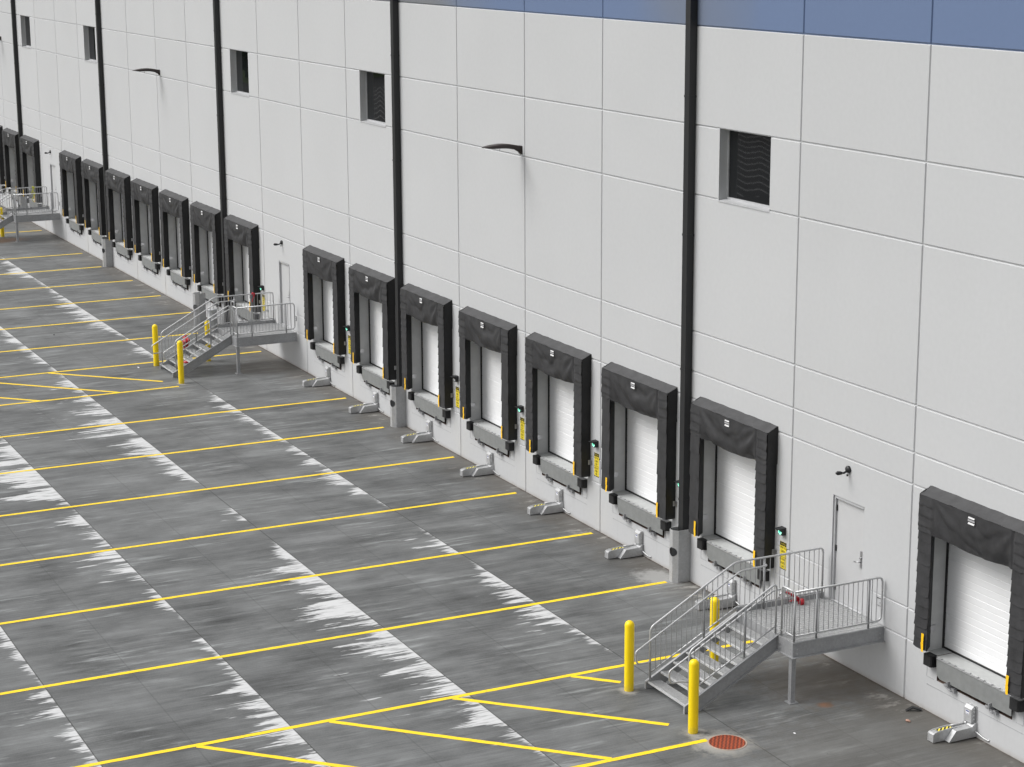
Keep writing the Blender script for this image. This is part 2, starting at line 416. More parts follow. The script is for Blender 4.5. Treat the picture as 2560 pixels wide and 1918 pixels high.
def line(pts, w=.122, z=.004):
    """painted stripe between two points, laid on the pavement"""
    (x0, y0), (x1, y1) = pts
    d = Vector((x1 - x0, y1 - y0)); L = d.length; d.normalize(); nn = Vector((-d.y, d.x)) * w / 2
    n = max(2, int(L / .12)); m = MB(); a, b = [], []
    for i in range(n + 1):
        p = Vector((x0, y0)) + d * (L * i / n)
        e1 = random.uniform(-.004, .004); e2 = random.uniform(-.004, .004)
        a.append((p.x + nn.x * (1 + e1 * 20), p.y + nn.y * (1 + e1 * 20), z)); b.append((p.x - nn.x * (1 + e2 * 20), p.y - nn.y * (1 + e2 * 20), z))
    m.grid([a, b], smooth=False)
    return m.build('parking_line', M['paint'], pave)
ends = {0: -.52, -1: -.22, -2: -.29, -3: -.22, -4: -.66, -5: -.25, -6: -.2, -8: -1.25, -9: -.22, -10: -.24, -11: -.24, -12: -.5, -13: -.3, -14: -.3, -16: -.5, -17: -.3, -18: -.3}
for j, e in ends.items():
    if j in (-6, -14): continue
    line([(j * P, e), (j * P, -21.5)])
for b in (0, -1, -2):
    dx = b * PER; o = (0, -.02, -.02)[b]
    line([(4.2 + dx, -.25), (4.2 + dx, -21.5)])
    line([(8.25 + dx, -4.52), (8.25 + dx, -21.5)])
    for (p, q) in (((4.25, -7.85), (7.3, -4.78)), ((4.25, -10.43), (8.2, -6.52)), ((4.25, -13.04), (8.2, -9.1)), ((4.25, -15.6), (8.2, -11.7)), ((4.25, -18.2), (8.2, -14.3))):
        line([(p[0] + dx, p[1]), (q[0] + dx, q[1])], z=.003)
line([(4.25, -5.24), (4.99, -4.52)], z=.003)

# ------------------------------------------------------------------ the warehouse
ZG = [1.228, 1.848, 4.322, 4.944, 5.865, 8.93, 10.456, 12.595]
XOFF = {1: .05, 2: -.02}
def jx(j): return j * P + XOFF.get(j, 0)
ware = tag(empty('warehouse', (-33, 0, 0)), 'long pale concrete warehouse wall with a row of loading docks and blue top band', 'building')
WO = (-33, 0, 0)
DOCKS = [2] + list(range(0, -7, -1)) + list(range(-8, -15, -1)) + [-16, -17, -18, -19]
DOORS = [1, -7, -15]
WIN = {0: 1.115, -5: 1.13, -8: 1.115, -13: 1.13, -16: 1.115}
ZTOP = 14.7
def holes(j):
    x = j * P; h = []
    if j in DOCKS: h += [(x + .65, x + 3.48, 1.2, 3.9), (x + .95, x + 3.12, .695, 1.2)]
    if j in DOORS: h += [(x + 5.665 - P, x + 6.716 - P, 1.25, 3.475)]
    if j in WIN: h += [(x + WIN[j], x + WIN[j] + 1.978, 8.91, 10.465)]
    return h
JW = MB()
G1, G2, GD = .010, .026, .026
for j in range(-21, 4):
    xa, xb = jx(j), jx(j + 1)
    H = holes(j)
    xs = {xa, xa + G1, xa + G2, xb - G2, xb - G1, xb}
    for h in H: xs |= {h[0], h[1]}
    zs = {0.0 - .3, ZTOP}
    for z in ZG: zs |= {z - G2, z - G1, z + G1, z + G2}
    for h in H: zs |= {h[2], h[3]}
    # drop groove cuts closer than a hair to hole edges
    xs = sorted(xs); zs = sorted(zs)
    def gy(x, z):
        d = 0
        for q in (xa, xb):
            a = abs(x - q)
            if a <= G1 + 1e-6: d = GD
        for q in ZG:
            if abs(z - q) <= G1 + 1e-6: d = GD
        for h in H:                                         # openings interrupt the reveals: plain arris
            if h[0] - 1e-6 <= x <= h[1] + 1e-6 and h[2] - 1e-6 <= z <= h[3] + 1e-6: d = 0
        return d
    for i in range(len(xs) - 1):
        for k in range(len(zs) - 1):
            x0, x1, z0, z1 = xs[i], xs[i + 1], zs[k], zs[k + 1]
            if x1 - x0 < 1e-6 or z1 - z0 < 1e-6: continue
            cx, cz = (x0 + x1) / 2, (z0 + z1) / 2
            if any(h[0] < cx < h[1] and h[2] < cz < h[3] for h in H): continue
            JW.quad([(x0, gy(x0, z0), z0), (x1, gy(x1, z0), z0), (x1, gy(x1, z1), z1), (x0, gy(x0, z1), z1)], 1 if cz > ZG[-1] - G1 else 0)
    for n, h in enumerate(H):
        x0, x1, z0, z1 = h; mi = 0; dep = .42
        if j in WIN and z0 > 5: dep = .34
        elif j in DOORS: dep = .12
        else: mi = 2
        pit = (j in DOCKS and n == 1)
        if pit: dep, mi = .5, 3
        JW.quad([(x0, 0, z0), (x0, 0, z1), (x0, dep, z1), (x0, dep, z0)], mi)
        JW.quad([(x1, 0, z0), (x1, dep, z0), (x1, dep, z1), (x1, 0, z1)], mi)
        if not pit: JW.quad([(x0, 0, z1), (x1, 0, z1), (x1, dep, z1), (x0, dep, z1)], mi)
        if pit:
            JW.quad([(x0, 0, z0), (x0, dep, z0), (x1, dep, z0), (x1, 0, z0)], mi)
            JW.quad([(x0, dep, z0), (x0, dep, z1), (x1, dep, z1), (x1, dep, z0)], 4)
        elif j in DOCKS:
            X0 = j * P
            for a, b in ((x0, X0 + .95), (X0 + 3.12, x1)): JW.quad([(a, 0, z0), (a, dep, z0), (b, dep, z0), (b, 0, z0)], 2)
        else: JW.quad([(x0, 0, z0), (x0, dep, z0), (x1, dep, z0), (x1, 0, z0)], mi)
# body of the building behind the skin, roof edge
JW.box(jx(-21), jx(4), .6, 30, -.3, ZTOP - .02, 0)
JW.box(jx(-21), jx(4), -.03, .7, ZTOP, ZTOP + .12, 5)
JW.quad([(jx(-21), 0, -.3), (jx(-21), .6, -.3), (jx(-21), .6, ZTOP), (jx(-21), 0, ZTOP)])
JW.quad([(jx(4), 0, -.3), (jx(4), .6, -.3), (jx(4), .6, ZTOP), (jx(4), 0, ZTOP)])
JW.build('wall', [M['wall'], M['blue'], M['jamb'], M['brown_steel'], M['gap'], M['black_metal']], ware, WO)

# overhead doors (one mesh shared by copies)
def overhead_door(x):
    m = MB(); z = 1.235; k = 0
    prof = [(.362, z)]
    while z < 3.9:
        d = .003 if k % 4 else .007
        prof += [(.362, z + .115), (.362 + d, z + .122), (.362 + d, z + .130), (.362, z + .137)]
        z += .137; k += 1
    for a, b in zip(prof, prof[1:]):
        m.quad([(x + .66, a[0], a[1]), (x + 3.47, a[0], a[1]), (x + 3.47, b[0], b[1]), (x + .66, b[0], b[1])])
    o = m.build('overhead_door', M['door_white'], ware, WO)
    m = MB(); m.box(x + .651, x + .685, .33, .40, 1.202, 3.9); m.box(x + 3.445, x + 3.479, .33, .40, 1.202, 3.9); m.box(x + .69, x + 3.44, .345, .40, 1.203, 1.238)
    w = m.build('weather_seal', M['rubber'], o, WO)
    return o
# children inherit the parent transform; overhead_door itself sits at the warehouse origin
d0 = overhead_door(0)
for j in DOCKS:
    if j == 0: continue
    c = d0.copy(); col.objects.link(c); c.location.x = j * P
    for ch in [q for q in col.objects if q.parent == d0]:
        e = ch.copy(); col.objects.link(e); e.parent = c

# windows
def window(x):
    m = MB(); x1 = x + 1.978; z0, z1 = 8.91, 10.465; y = .20; f = .045
    m.box(x, x + f, y, y + .06, z0, z1); m.box(x1 - f, x1, y, y + .06, z0, z1)
    m.box(x + f, x1 - f, y, y + .06, z1 - f, z1); m.box(x + f, x1 - f, y - .01, y + .06, z0, z0 + .07)
    fr = m.build('window', M['window_frame'], ware, WO)
    m = MB(); m.quad([(x + f, y + .03, z0 + .07), (x1 - f, y + .03, z0 + .07), (x1 - f, y + .03, z1 - f), (x + f, y + .03, z1 - f)])
    m.build('glass', M['glass'], fr, WO)
    m = MB(); m.prism([(-.012, z0 - .02), (-.012, z0 + .004), (y - .012, z0 + .03), (y - .012, z0 + .002)], 'yz', x + .003, x1 - .003)
    m.build('sill', M['window_frame'], fr, WO)
for j, o in WIN.items(): window(j * P + o)

# personnel doors
def man_door(x):
    m = MB()
    m.box(x + .05, x + 1.0, .075, .11, 1.26, 3.41)
    d = m.build('door', M['man_door'], ware, WO)
    m = MB(); m.box(x + .001, x + .045, .03, .11, 1.252, 3.474); m.box(x + 1.006, x + 1.050, .03, .11, 1.252, 3.474); m.box(x + .045, x + 1.006, .02, .11, 3.415, 3.474)
    m.build('door_frame', M['window_frame'], d, WO)
    for z in (1.52, 2.35, 3.2):
        m = MB(); m.box(x + .035, x + .075, .055, .08, z - .06, z + .06); m.build('hinge', M['black_metal'], d, WO)
    m = MB(); m.box(x + .90, x + .975, .05, .075, 2.18, 2.52); m.tube([(x + .935, .05, 2.30), (x + .935, -.01, 2.30), (x + .80, -.02, 2.285)], .013); m.tube([(x + .94, .05, 2.38), (x + .94, .02, 2.38)], .022)
    m.build('handle', M['chrome'], d, WO)
for b in (0, -1, -2): man_door(5.665 + b * PER + (0, -.12, -.1)[-b])

# pit outline strips cast in the wall (thin reveals round each leveler pit)
# ------------------------------------------------------------------ dock seals
def make_seal(seed, x0=0.0):
    rnd = random.Random(seed); O = (x0 + 2.08, 0, 1.29)
    root = empty('dock_seal', O)
    xl0, xl1, xr0, xr1 = .549, .932, 3.21, 3.611; F = -.255
    def noise1(t, s): return math.sin(t * 3.1 + s) * .5 + math.sin(t * 7.3 + s * 2.1) * .3 + math.sin(t * 15.7 + s * 3.7) * .2
    for side in (0, 1):
        s = 1 if side == 0 else -1
        xo = xl0 if side == 0 else xr1; xi = xl1 if side == 0 else xr0; xb = .705 if side == 0 else 3.445
        # trapezoid pad, gently irregular down its height
        rows = []; zs = [1.30, 1.33, 1.45] + [1.6 + .2 * i for i in range(14)]
        for k, z in enumerate(zs):
            wob = .008 * noise1(z * 2, seed + side); tuck = .03 if k == 0 else 0
            rows.append([(x0 + xo + s * (.002 + tuck), .0, z), (x0 + xo + s * (wob * .5 + tuck), F * .5, z), (x0 + xo + s * tuck, F + tuck, z), (x0 + (xo + xi) / 2, F + wob * .3 + tuck, z), (x0 + xi - s * tuck, F + wob + tuck, z), (x0 + (xi + xb) / 2 + wob * s, F * .5, z), (x0 + xb, 0, z)])
        m = MB(); m.grid(rows, 0, False)
        m.f.append(tuple(range(7))); m.m.append(0); m.sm.append(False)
        pad = m.build('side_pad', M['vinyl_black'], root, O)
        # overlapping wear pleats on the face
        m = MB(); z = 4.27; a, b = min(xo, xi), max(xo, xi)
        plain = rnd.random() < .25
        while z > 1.36:
            h = rnd.uniform(.19, .225) if not plain else rnd.uniform(.4, .6)
            zb = max(z - h - .03, 1.305); ovl = rnd.uniform(-.008, .012); kick = rnd.uniform(.006, .018) if not plain else .012
            rows = []
            for i in range(5):
                t = i / 4; zz = z + (zb - z) * t; row = []
                for q in range(7):
                    u = q / 6
                    xx = a - .008 * t - max(0, -s) * 0 + (b - a + .012 * t + ovl * t) * u
                    edge = abs(u - .5) * 2
                    drop = .028 * (edge ** 5) * (t == 1)
                    y = F - .006 - kick * t ** 1.6 + .006 * noise1(u * 2 + z * 4, seed) * t
                    row.append((x0 + xx, y, zz + drop))
                rows.append(row)
            m.grid(rows, 0, True)
            z -= h
        m.build('wear_pleats', M['fabric'], pad, O)
        # yellow alignment tape in two short lengths
        xt = (.845 if side == 0 else 3.275); tw = .038
        m = MB(); jog = rnd.uniform(-.012, .012)
        for (za, zb, dx) in ((1.47, 1.655, 0), (1.295, 1.468, jog)):
            m.quad([(x0 + xt - tw + dx, F - .045, zb), (x0 + xt - tw * .8 - dx, F - .05, za), (x0 + xt + tw * .8 - dx, F - .05, za), (x0 + xt + tw + dx, F - .045, zb)][::1])
        m.build('warning_stripe', M['tape'], pad, O)
        m = MB()
        if side == 0:
            m.box(x0 + .66, x0 + .672, -.02, .14, 1.58, 1.70); m.box(x0 + .655, x0 + .69, -.05, -.015, 1.54, 1.90)
        else:
            m.box(x0 + 3.611, x0 + 3.70, -.012, -.004, 1.62, 1.74); m.box(x0 + 3.611, x0 + 3.617, -.07, -.004, 1.62, 1.74)
        m.build('bracket', M['chrome'], pad, O)
    # hood over the top
    m = MB(); nx, nz = 72, 28; rows = []
    ph = rnd.uniform(0, 6); sagc = rnd.uniform(-.35, .35); amp = rnd.uniform(.8, 1.2)
    def bottom(x):
        c = (x - 2.07) / 1.14
        if abs(c) > 1: return 3.62 + .02 * math.sin(x * 23 + ph)
        return 3.60 - .07 * (1 - c * c) + .006 * math.sin(x * 5 + ph)
    def topy(x): return -.262 - .006 * math.sin(x * 5 + ph)
    for k in range(nz + 1):
        t = k / nz; row = []
        for i in range(nx + 1):
            x = .543 + (3.619 - .543) * i / nx
            zt = 4.315 + .006 * math.sin(x * 6 + ph); zb = bottom(x); z = zt + (zb - zt) * t
            c = (x - 2.07) / 1.14
            y = topy(x)
            if abs(c) < 1:
                e = min(1, (1 - abs(c)) * 5)
                d1 = math.hypot(x - (2.07 + sagc), (z - 4.9) * 1.05)
                sw = math.sin(d1 * 11 + ph + 2.2 * noise1(x * .7, seed)) * .55 + .18 * math.sin(d1 * 23 + 2.5 * noise1(x * .9, ph))
                dl = math.hypot(x - 1.0, z - 4.35); dr = math.hypot(x - 3.15, z - 4.35)
                al = math.atan2(4.35 - z, x - .9); ar = math.atan2(4.35 - z, 3.25 - x)
                sw = (1 - 2 * abs(math.sin(d1 * 5.5 + ph + 1.1 * noise1(x * .7, seed)))) * .55 + sw * .5
                sw += math.sin(al * 10 + seed) * .8 * math.exp(-dl * 1.3) + math.sin(ar * 11 + ph) * .8 * math.exp(-dr * 1.3)
                y += amp * .042 * e * min(1, t * 2.2) * sw + .10 * e * t * t + .012 * noise1(x * 1.5 + z, ph) * t
                if (1 - abs(c)) < .03: y += .05
            else:
                fl = int((zt - z) / .2); y -= .006 + .017 * (((zt - z) / .2) - fl)
                y += .004 * math.sin(z * 20 + x * 9)
            row.append((x0 + x, y, z))
        rows.append(row)
    m.grid(rows, 0, True)
    top = [[(x0 + .546 + 3.068 * i / 20, -.262 + .262 * q / 5, 4.315 + (4.44 - 4.315) * (q / 5) + .008 * noise1(i * .5 + q, seed) - .012 * math.sin(math.pi * q / 5) * abs(math.sin(i * .9 + ph))) for i in range(21)] for q in range(6)]
    m.grid(top, 1, True)
    for xx, s in ((.543, -1), (3.619, 1)):
        side = [[(x0 + xx + s * .014 + s * .010 * noise1(z * 3 + y * 9, seed + s), y, z + (.125 * (1 + y / .262) if z > 4.3 else 0)) for y in (-.262, -.2, -.13, -.06, 0)] for z in (3.60 + .03 * rnd.random(), 3.75, 3.9, 4.05, 4.2, 4.315)]
        m.grid(side, 2, True)
    hood = m.build('head_curtain', [M['fabric'], M['fabric_top'], M['vinyl_black']], root, O)
    # small label sewn on the curtain: two white bars and a printed line between them
    m = MB(); yb = -.285
    for za, zb, mi, sk in ((4.228, 4.262, 0, .018), (4.176, 4.212, 1, 0), (4.120, 4.158, 0, .018)):
        m.quad([(x0 + 1.975, yb, za), (x0 + 2.165 - sk, yb, za), (x0 + 2.165, yb, zb), (x0 + 1.975 + sk, yb, zb)], mi)
    m.build('label', [M['white'], M['silver_text']], hood, O)
    return root

LOC = {2: 'nearest dock, at the right edge',
       0: 'dock just right of the nearest black downspout',
       -1: 'dock just left of the nearest black downspout',
       -2: 'second dock left of the nearest downspout',
       -3: 'third dock left of the nearest downspout',
       -4: 'dock just right of the second downspout from the right',
       -5: 'dock just left of the second downspout from the right',
       -6: 'first dock right of the middle stairs',
       -8: 'dock behind the middle stairs and right of the third downspout',
       -9: 'dock just left of the third downspout from the right',
       -10: 'second dock left of the third downspout from the right',
       -11: 'third dock left of the third downspout from the right',
       -12: 'dock just right of the fourth downspout from the right',
       -13: 'dock just left of the fourth downspout from the right',
       -14: 'first dock right of the far stairs',
       -16: 'dock behind the far stairs, right of the farthest downspout',
       -17: 'dock just left of the farthest downspout',
       -18: 'farthest dock, cut by the left edge'}
protos = {}
for n, j in enumerate([k for k in DOCKS if k > -19]):
    v = (n * 2 + (n // 4)) % 5
    if v not in protos: protos[v] = o = make_seal(11 + v * 5, 0)
    else: o = copy_tree(protos[v])
    o.location = (j * P + 2.08, 0, 1.29)
    tag(o, 'black fabric seal on the ' + LOC[j], 'dock seal', 'dock seals along the warehouse wall')

# ------------------------------------------------------------------ levelers with bumpers
def make_leveler():
    O = (2.08, 0, 1.2); root = empty('dock_leveler', O)
    m = MB(); m.box(.975, 3.095, -.045, .345, 1.185, 1.2015)
    m.build('platform', M['deck'], root, O)
    for a, b in ((.66, .945), (3.13, 3.47)):
        m = MB(); m.box(a, b, .002, .335, 1.199, 1.204); m.build('side_plate', M['deck'], root, O)
    m = MB(); ly = -.085
    m.prism([(1.02, 1.195), (3.18, 1.195), (3.18, .80), (1.13, .80), (1.045, .86)], 'xz', ly, ly + .018)
    lip = m.build('lip', M['lip'], root, O)
    m = MB(); m.box(1.03, 3.17, -.094, -.055, 1.180, 1.195); x = 1.06; r = random.Random(3)
    while x < 3.05:
        w = r.uniform(.07, .2); m.box(x, x + w, -.098, -.05, 1.186 + r.uniform(0, .006), 1.214 + r.uniform(-.004, .006)); x += w + r.uniform(.03, .09)
    m.build('hinge', M['galv_light'], lip, O)
    m = MB(); m.box(1.03, 3.17, -.066, -.04, 1.10, 1.187); m.box(1.0, 3.1, .02, .06, .99, 1.17)
    m.build('frame', M['brown_steel'], root, O)
    for xx in (1.42, 2.62):
        m = MB(); m.box(xx, xx + .02, -.14, .0, .74, .86); m.box(xx - .16, xx + .12, -.075, .0, .70, .735); m.box(xx - .14, xx - .06, -.10, -.0, .735, .77); m.tube([(xx - .05, -.11, .72), (xx + .1, -.11, .70)], .012); m.box(xx + .1, xx + .14, -.07, 0, .66, .72)
        m.build('lip_keeper', M['galv'], root, O)
    for a, b in ((.70, .945), (3.18, 3.43)):
        m = MB(); c = .02
        m.prism([(a + c, -.155), (b - c, -.155), (b, -.13), (b, -.004), (a, -.004), (a, -.13)], 'xy', .975, 1.185)
        bp = m.build('bumper', M['rubber'], root, O)
        m = MB()
        for zz in (1.01, 1.15):
            m.tube([(b, -.05, zz), (b + .02, -.05, zz)], .017, 8)
        m.box(b, b + .008, -.10, -.0, .97, 1.19); m.box(a, b + .008, -.14, -.0, 1.188, 1.194)
        m.build('bumper_plate', M['black_metal'], bp, O)
    # outline of the embedded steel frame in the wall below
    m = MB(); y = -.0035; t = .011
    for x in (.655, 3.43):
        m.box(x - t, x, y, .0, .69, .965)
    m.box(.655, .86, y, 0, .683, .690); m.box(3.22, 3.43, y, 0, .683, .690)
    m.box(.67, 3.44, y, 0, .528, .5365); m.box(.66, .685, y, 0, .522, .542)
    m.build('wall_frame', M['galv'], root, O)
    return root
lev0 = make_leveler()
for j in [k for k in DOCKS if k > -19]:
    o = lev0 if j == 2 else copy_tree(lev0)
    o.location = (j * P + 2.08, 0, 1.2)
    tag(o, 'grey leveler with bumpers, ' + LOC[j], 'dock leveler', 'dock levelers under the doors')

# ------------------------------------------------------------------ vehicle restraints
def make_restraint():
    O = (2.05, -.3, 0); root = empty('vehicle_restraint', O)
    m = MB(); m.box(1.87, 2.18, -.055, -.002, .02, .285)
    m.prism([(0, .02), (0, .27), (-.07, .27), (-.12, .225), (-.485, .215), (-.64, .02)], 'yz', 1.985, 2.18)
    m.build('housing', M['galv_light'], root, O)
    m = MB()
    m.prism([(-.05, .015), (-.05, .215), (-.5, .235), (-.80, .215), (-.87, .195), (-.905, .17), (-.905, .015)], 'yz', 1.885, 1.905)
    m.prism([(-.05, .015), (-.05, .215), (-.5, .235), (-.80, .215), (-.87, .195), (-.905, .17), (-.905, .015)], 'yz', 2.03, 2.05)
    m.prism([(-.42, .015), (-.42, .225), (-.80, .205), (-.87, .187), (-.90, .165), (-.90, .015)], 'yz', 1.905, 2.03)
    m.prism([(-.05, .015), (-.05, .15), (-.42, .15), (-.42, .015)], 'yz', 1.905, 2.03)
    m.tube([(1.955, -.06, .225), (1.96, -.45, .243)], .018); m.tube([(1.93, -.1, .24), (2.0, -.1, .24)], .03)
    m.build('track', M['galv_light'], root, O)
    m = MB(); m.quad([(1.935, -.46, .2285), (2.02, -.46, .2285), (2.02, -.77, .2125), (1.935, -.77, .2125)]); m.build('hazard_tape', M['hazard'], root, O)
    m = MB(); m.prism([(-.012, .285), (-.012, .60), (-.06, .60), (-.115, .545), (-.115, .285)], 'yz', 1.925, 2.13)
    m.box(1.92, 2.165, -.012, -.002, .285, .605)
    for zz in (.36, .43, .50, .56): m.tube([(2.12, -.06, zz), (2.155, -.06, zz)], .014, 6)
    cc = m.build('column', M['galv_light'], root, O)
    m = MB(); m.box(1.97, 2.07, -.1165, -.115, .43, .51, 0); m.box(1.978, 2.062, -.1172, -.1165, .478, .502, 1); m.box(1.978, 2.062, -.1172, -.1165, .437, .445, 1)
    m.build('label', [M['white'], M['blue_print']], cc, O)
    m = MB(); m.tube(fillet([(2.17, -.04, .13), (2.22, -.05, .13), (2.42, -.03, .075), (2.53, -.02, .07), (2.54, .0, .085)], .05), .013)
    m.build('conduit', M['galv_light'], root, O)
    return root
RL = {2: 'by the right edge, below the nearest dock', 0: 'seen through the near stairs', -1: 'just left of the nearest downspout guard',
      -2: 'second left of the nearest downspout guard', -3: 'third left of the nearest downspout guard', -4: 'just right of the second downspout guard',
      -5: 'just left of the second downspout guard', -6: 'second left of the second downspout guard'}
r0 = make_restraint()
for j in RL:
    o = r0 if j == 2 else copy_tree(r0)
    o.location = (j * P + 2.05, -.3, 0)
    tag(o, 'silver truck restraint on the ground ' + RL[j], 'wheel restraint', 'truck restraints at the foot of the wall')

# ------------------------------------------------------------------ signs and signal lights
def text_mesh(txt, size, x, z, y, mirror=False, width=None):
    cu = bpy.data.curves.new('letters', 'FONT'); cu.body = txt; cu.size = size; cu.align_x = 'CENTER'; cu.align_y = 'CENTER'; cu.resolution_u = 2
    o = bpy.data.objects.new('letters', cu); col.objects.link(o)
    bpy.context.view_layer.update()
    dg = bpy.context.evaluated_depsgraph_get()
    me = bpy.data.meshes.new_from_object(o.evaluated_get(dg))
    col.objects.unlink(o); bpy.data.objects.remove(o)
    xs = [v.co.x for v in me.vertices]; w = max(xs) - min(xs); s = (width / w) if width else 1
    out = []
    for v in me.vertices:
        out.append((x + v.co.x * s * (-1 if mirror else 1), y, z + v.co.y))
    fs = [tuple(p.vertices)[::-1] if mirror else tuple(p.vertices) for p in me.polygons]
    return out, fs
def make_sign():
    x0, x1, z0, z1 = 3.815, 4.05, 1.385, 1.985; xc = (x0 + x1) / 2; O = (xc, 0, z0)
    root = empty('caution_sign', O)
    m = MB(); m.box(x0, x1, -.006, -.001, z0, z1, 0)
    m.box(x0, x1, -.0085, -.006, z1 - .018, z1, 1); m.box(x0, x1, -.0085, -.006, z1 - .085, z1 - .070, 1); m.box(x0, x1, -.0085, -.006, z0, z0 + .016, 1)
    m.box(x0, x1, -.0085, -.006, z0 + .262, z0 + .270, 1); m.box(x0, x1, -.0075, -.006, z1 - .070, z1 - .018, 1)
    m.build('panel', [M['sign_yellow'], M['sign_black']], root, O)
    m = MB()
    def add(txt, size, z, mir, wd, mi):
        vs, fs = text_mesh(txt, size, xc, z, -.0095, mir, wd); n = len(m.v); m.v += vs
        for f in fs: m.f.append(tuple(n + i for i in f)); m.m.append(mi); m.sm.append(False)
    add('CAUTION', .05, z1 - .047, False, .19, 1)
    for t, z in (('MOVE ON', .47), ('GREEN', .39), ('ONLY', .315)): add(t, .072, z0 + z, False, .185 if t == 'MOVE ON' else .14 if t == 'GREEN' else .11, 0)
    for t, z in (('MOVE ON', .215), ('GREEN', .135), ('ONLY', .06)): add(t, .072, z0 + z, True, .185 if t == 'MOVE ON' else .14 if t == 'GREEN' else .11, 0)
    m.build('lettering', [M['sign_black'], M['sign_yellow']], root, O)
    return root
def make_signal():
    O = (3.94, 0, 2.24); root = empty('signal_light', O); x0, x1 = 3.865, 4.015
    m = MB(); m.box(x0, x1, -.10, -.001, 2.155, 2.315); m.prism([(-.001, 2.32), (-.20, 2.30), (-.20, 2.293), (-.001, 2.312)], 'yz', x0 - .008, x1 + .008)
    m.prism([(-.1, 2.31), (-.19, 2.297), (-.1, 2.22)], 'yz', x1 - .002, x1 + .006); m.prism([(-.1, 2.31), (-.19, 2.297), (-.1, 2.22)], 'yz', x0 - .006, x0 + .002)
    m.build('housing', M['black_metal'], root, O)
    def disc(r0, r1, y):
        q = MB(); n = 20
        for k in range(n):
            a, b = 2 * math.pi * k / n, 2 * math.pi * (k + 1) / n
            pts = [(3.94 + r1 * math.cos(a), y, 2.232 + r1 * math.sin(a)), (3.94 + r1 * math.cos(b), y, 2.232 + r1 * math.sin(b))]
            if r0: pts += [(3.94 + r0 * math.cos(b), y - .004, 2.232 + r0 * math.sin(b)), (3.94 + r0 * math.cos(a), y - .004, 2.232 + r0 * math.sin(a))]
            else: pts += [(3.94, y - .004, 2.232)]
            q.quad(pts)
        return q
    q = disc(.034, .066, -.104); q.build('lens', M['green_ring'], root, O)
    q = disc(0, .034, -.107); q.build('lens_center', M['green_core'], root, O)
    return root
SL = {0: 'right of the dock beside the near stairs', -1: 'half hidden behind the nearest downspout', -2: 'second left of the nearest downspout', -3: 'third left of the nearest downspout',
      -4: 'at the dock just right of the second downspout', -6: 'between the two docks right of the middle stairs', -8: 'above the middle stairs platform'}
s0 = make_sign(); l0 = make_signal()
for n, j in enumerate(SL):
    o = s0 if n == 0 else copy_tree(s0); o.location.x = 3.9325 + j * P
    tag(o, 'tall yellow caution sign ' + SL[j], 'sign', 'yellow caution signs between docks')
    o = l0 if n == 0 else copy_tree(l0); o.location.x = 3.94 + j * P
    tag(o, ('unlit' if j == -4 else 'green lit') + ' signal light ' + SL[j], 'signal light', 'signal lights between docks')
    if j == -4:
        for ch in [q for q in col.objects if q.parent == o and q.name.startswith('lens')]:
            ch.data = ch.data.copy(); ch.data.materials[0] = M['lens_off']

# ------------------------------------------------------------------ downspouts and their guards
def make_spout(zb):
    O = (.04, 0, zb); root = empty('downspout', O)
    m = MB(); m.box(-.06, .14, -.185, -.012, zb, ZTOP - .3)
    m.build('pipe', M['black_metal'], root, O)
    for z in (1.9, 4.95, 8.0, 11.05, 14.0):
        m = MB(); m.box(-.068, .148, -.193, -.004, z, z + .05)
        m.build('joint_band', M['black_metal'], root, O)
    m = MB(); m.prism([(-.18, ZTOP - .3), (.26, ZTOP - .3), (.34, ZTOP + .1), (-.26, ZTOP + .1)], 'xz', -.30, -.01)
    m.build('collector_head', M['black_metal'], root, O)
    return root
SPL = {0: 'nearest tall black downspout', -4: 'second tall black downspout from the right', -8: 'third tall black downspout, running behind the middle stairs',
       -12: 'fourth tall black downspout from the right', -16: 'farthest black downspout, near the left edge'}
sp = make_spout(.9)
for j, t in SPL.items():
    if j == 0: o = sp
    elif j == -8: o = make_spout(.12)
    else: o = copy_tree(sp)
    o.location.x = .04 + j * P
    tag(o, t, 'downspout', 'black downspouts on the wall')
def make_guard():
    prof = [(-.115, -.004), (-.115, -.33), (-.045, -.42), (.09, -.42), (.195, -.32), (.195, -.004)]
    inner = [(.187, -.004), (.187, -.316), (.087, -.412), (-.042, -.412), (-.107, -.327), (-.107, -.004)]
    m = MB(); m.prism(prof + inner, 'xy', 0, 1.25)
    o = m.build('downspout_guard', M['guard'], None, (.04, -.2, 0))
    n = MB(); n.tube([(.075, -.6, .73), (.055, -.2, .73)], .11, 28); c = n.build('cut', M['guard'], None, (.04, -.2, 0))
    
    for q in (o, c):
        bm = bmesh.new(); bm.from_mesh(q.data); bmesh.ops.recalc_face_normals(bm, faces=bm.faces); bm.to_mesh(q.data); bm.free()
    bo = o.modifiers.new('b', 'BOOLEAN'); bo.operation = 'DIFFERENCE'; bo.object = c; bo.solver = 'EXACT'
    bpy.context.view_layer.update(); dg = bpy.context.evaluated_depsgraph_get()
    me = bpy.data.meshes.new_from_object(o.evaluated_get(dg)); o.modifiers.clear(); o.data = me
    bpy.data.objects.remove(c)
    for p in me.polygons: p.use_smooth = False
    return o
gd = make_guard()
GL = {0: 'around the nearest downspout', -4: 'around the second downspout from the right', -12: 'around the fourth downspout from the right', -16: 'around the farthest downspout'}
for j, t in GL.items():
    o = gd if j == 0 else gd.copy()
    if j: col.objects.link(o)
    o.location.x = .04 + j * P
    tag(o, 'galvanized guard with a round hole ' + t, 'pipe guard', 'steel guards at the foot of downspouts')
o = gd.copy(); col.objects.link(o); o.location = (-34.36, -.72, 0); o.rotation_euler = (0, 0, R(22))
tag(o, 'loose galvanized guard standing open behind the middle stairs, with no pipe inside', 'pipe guard', 'steel guards at the foot of downspouts')

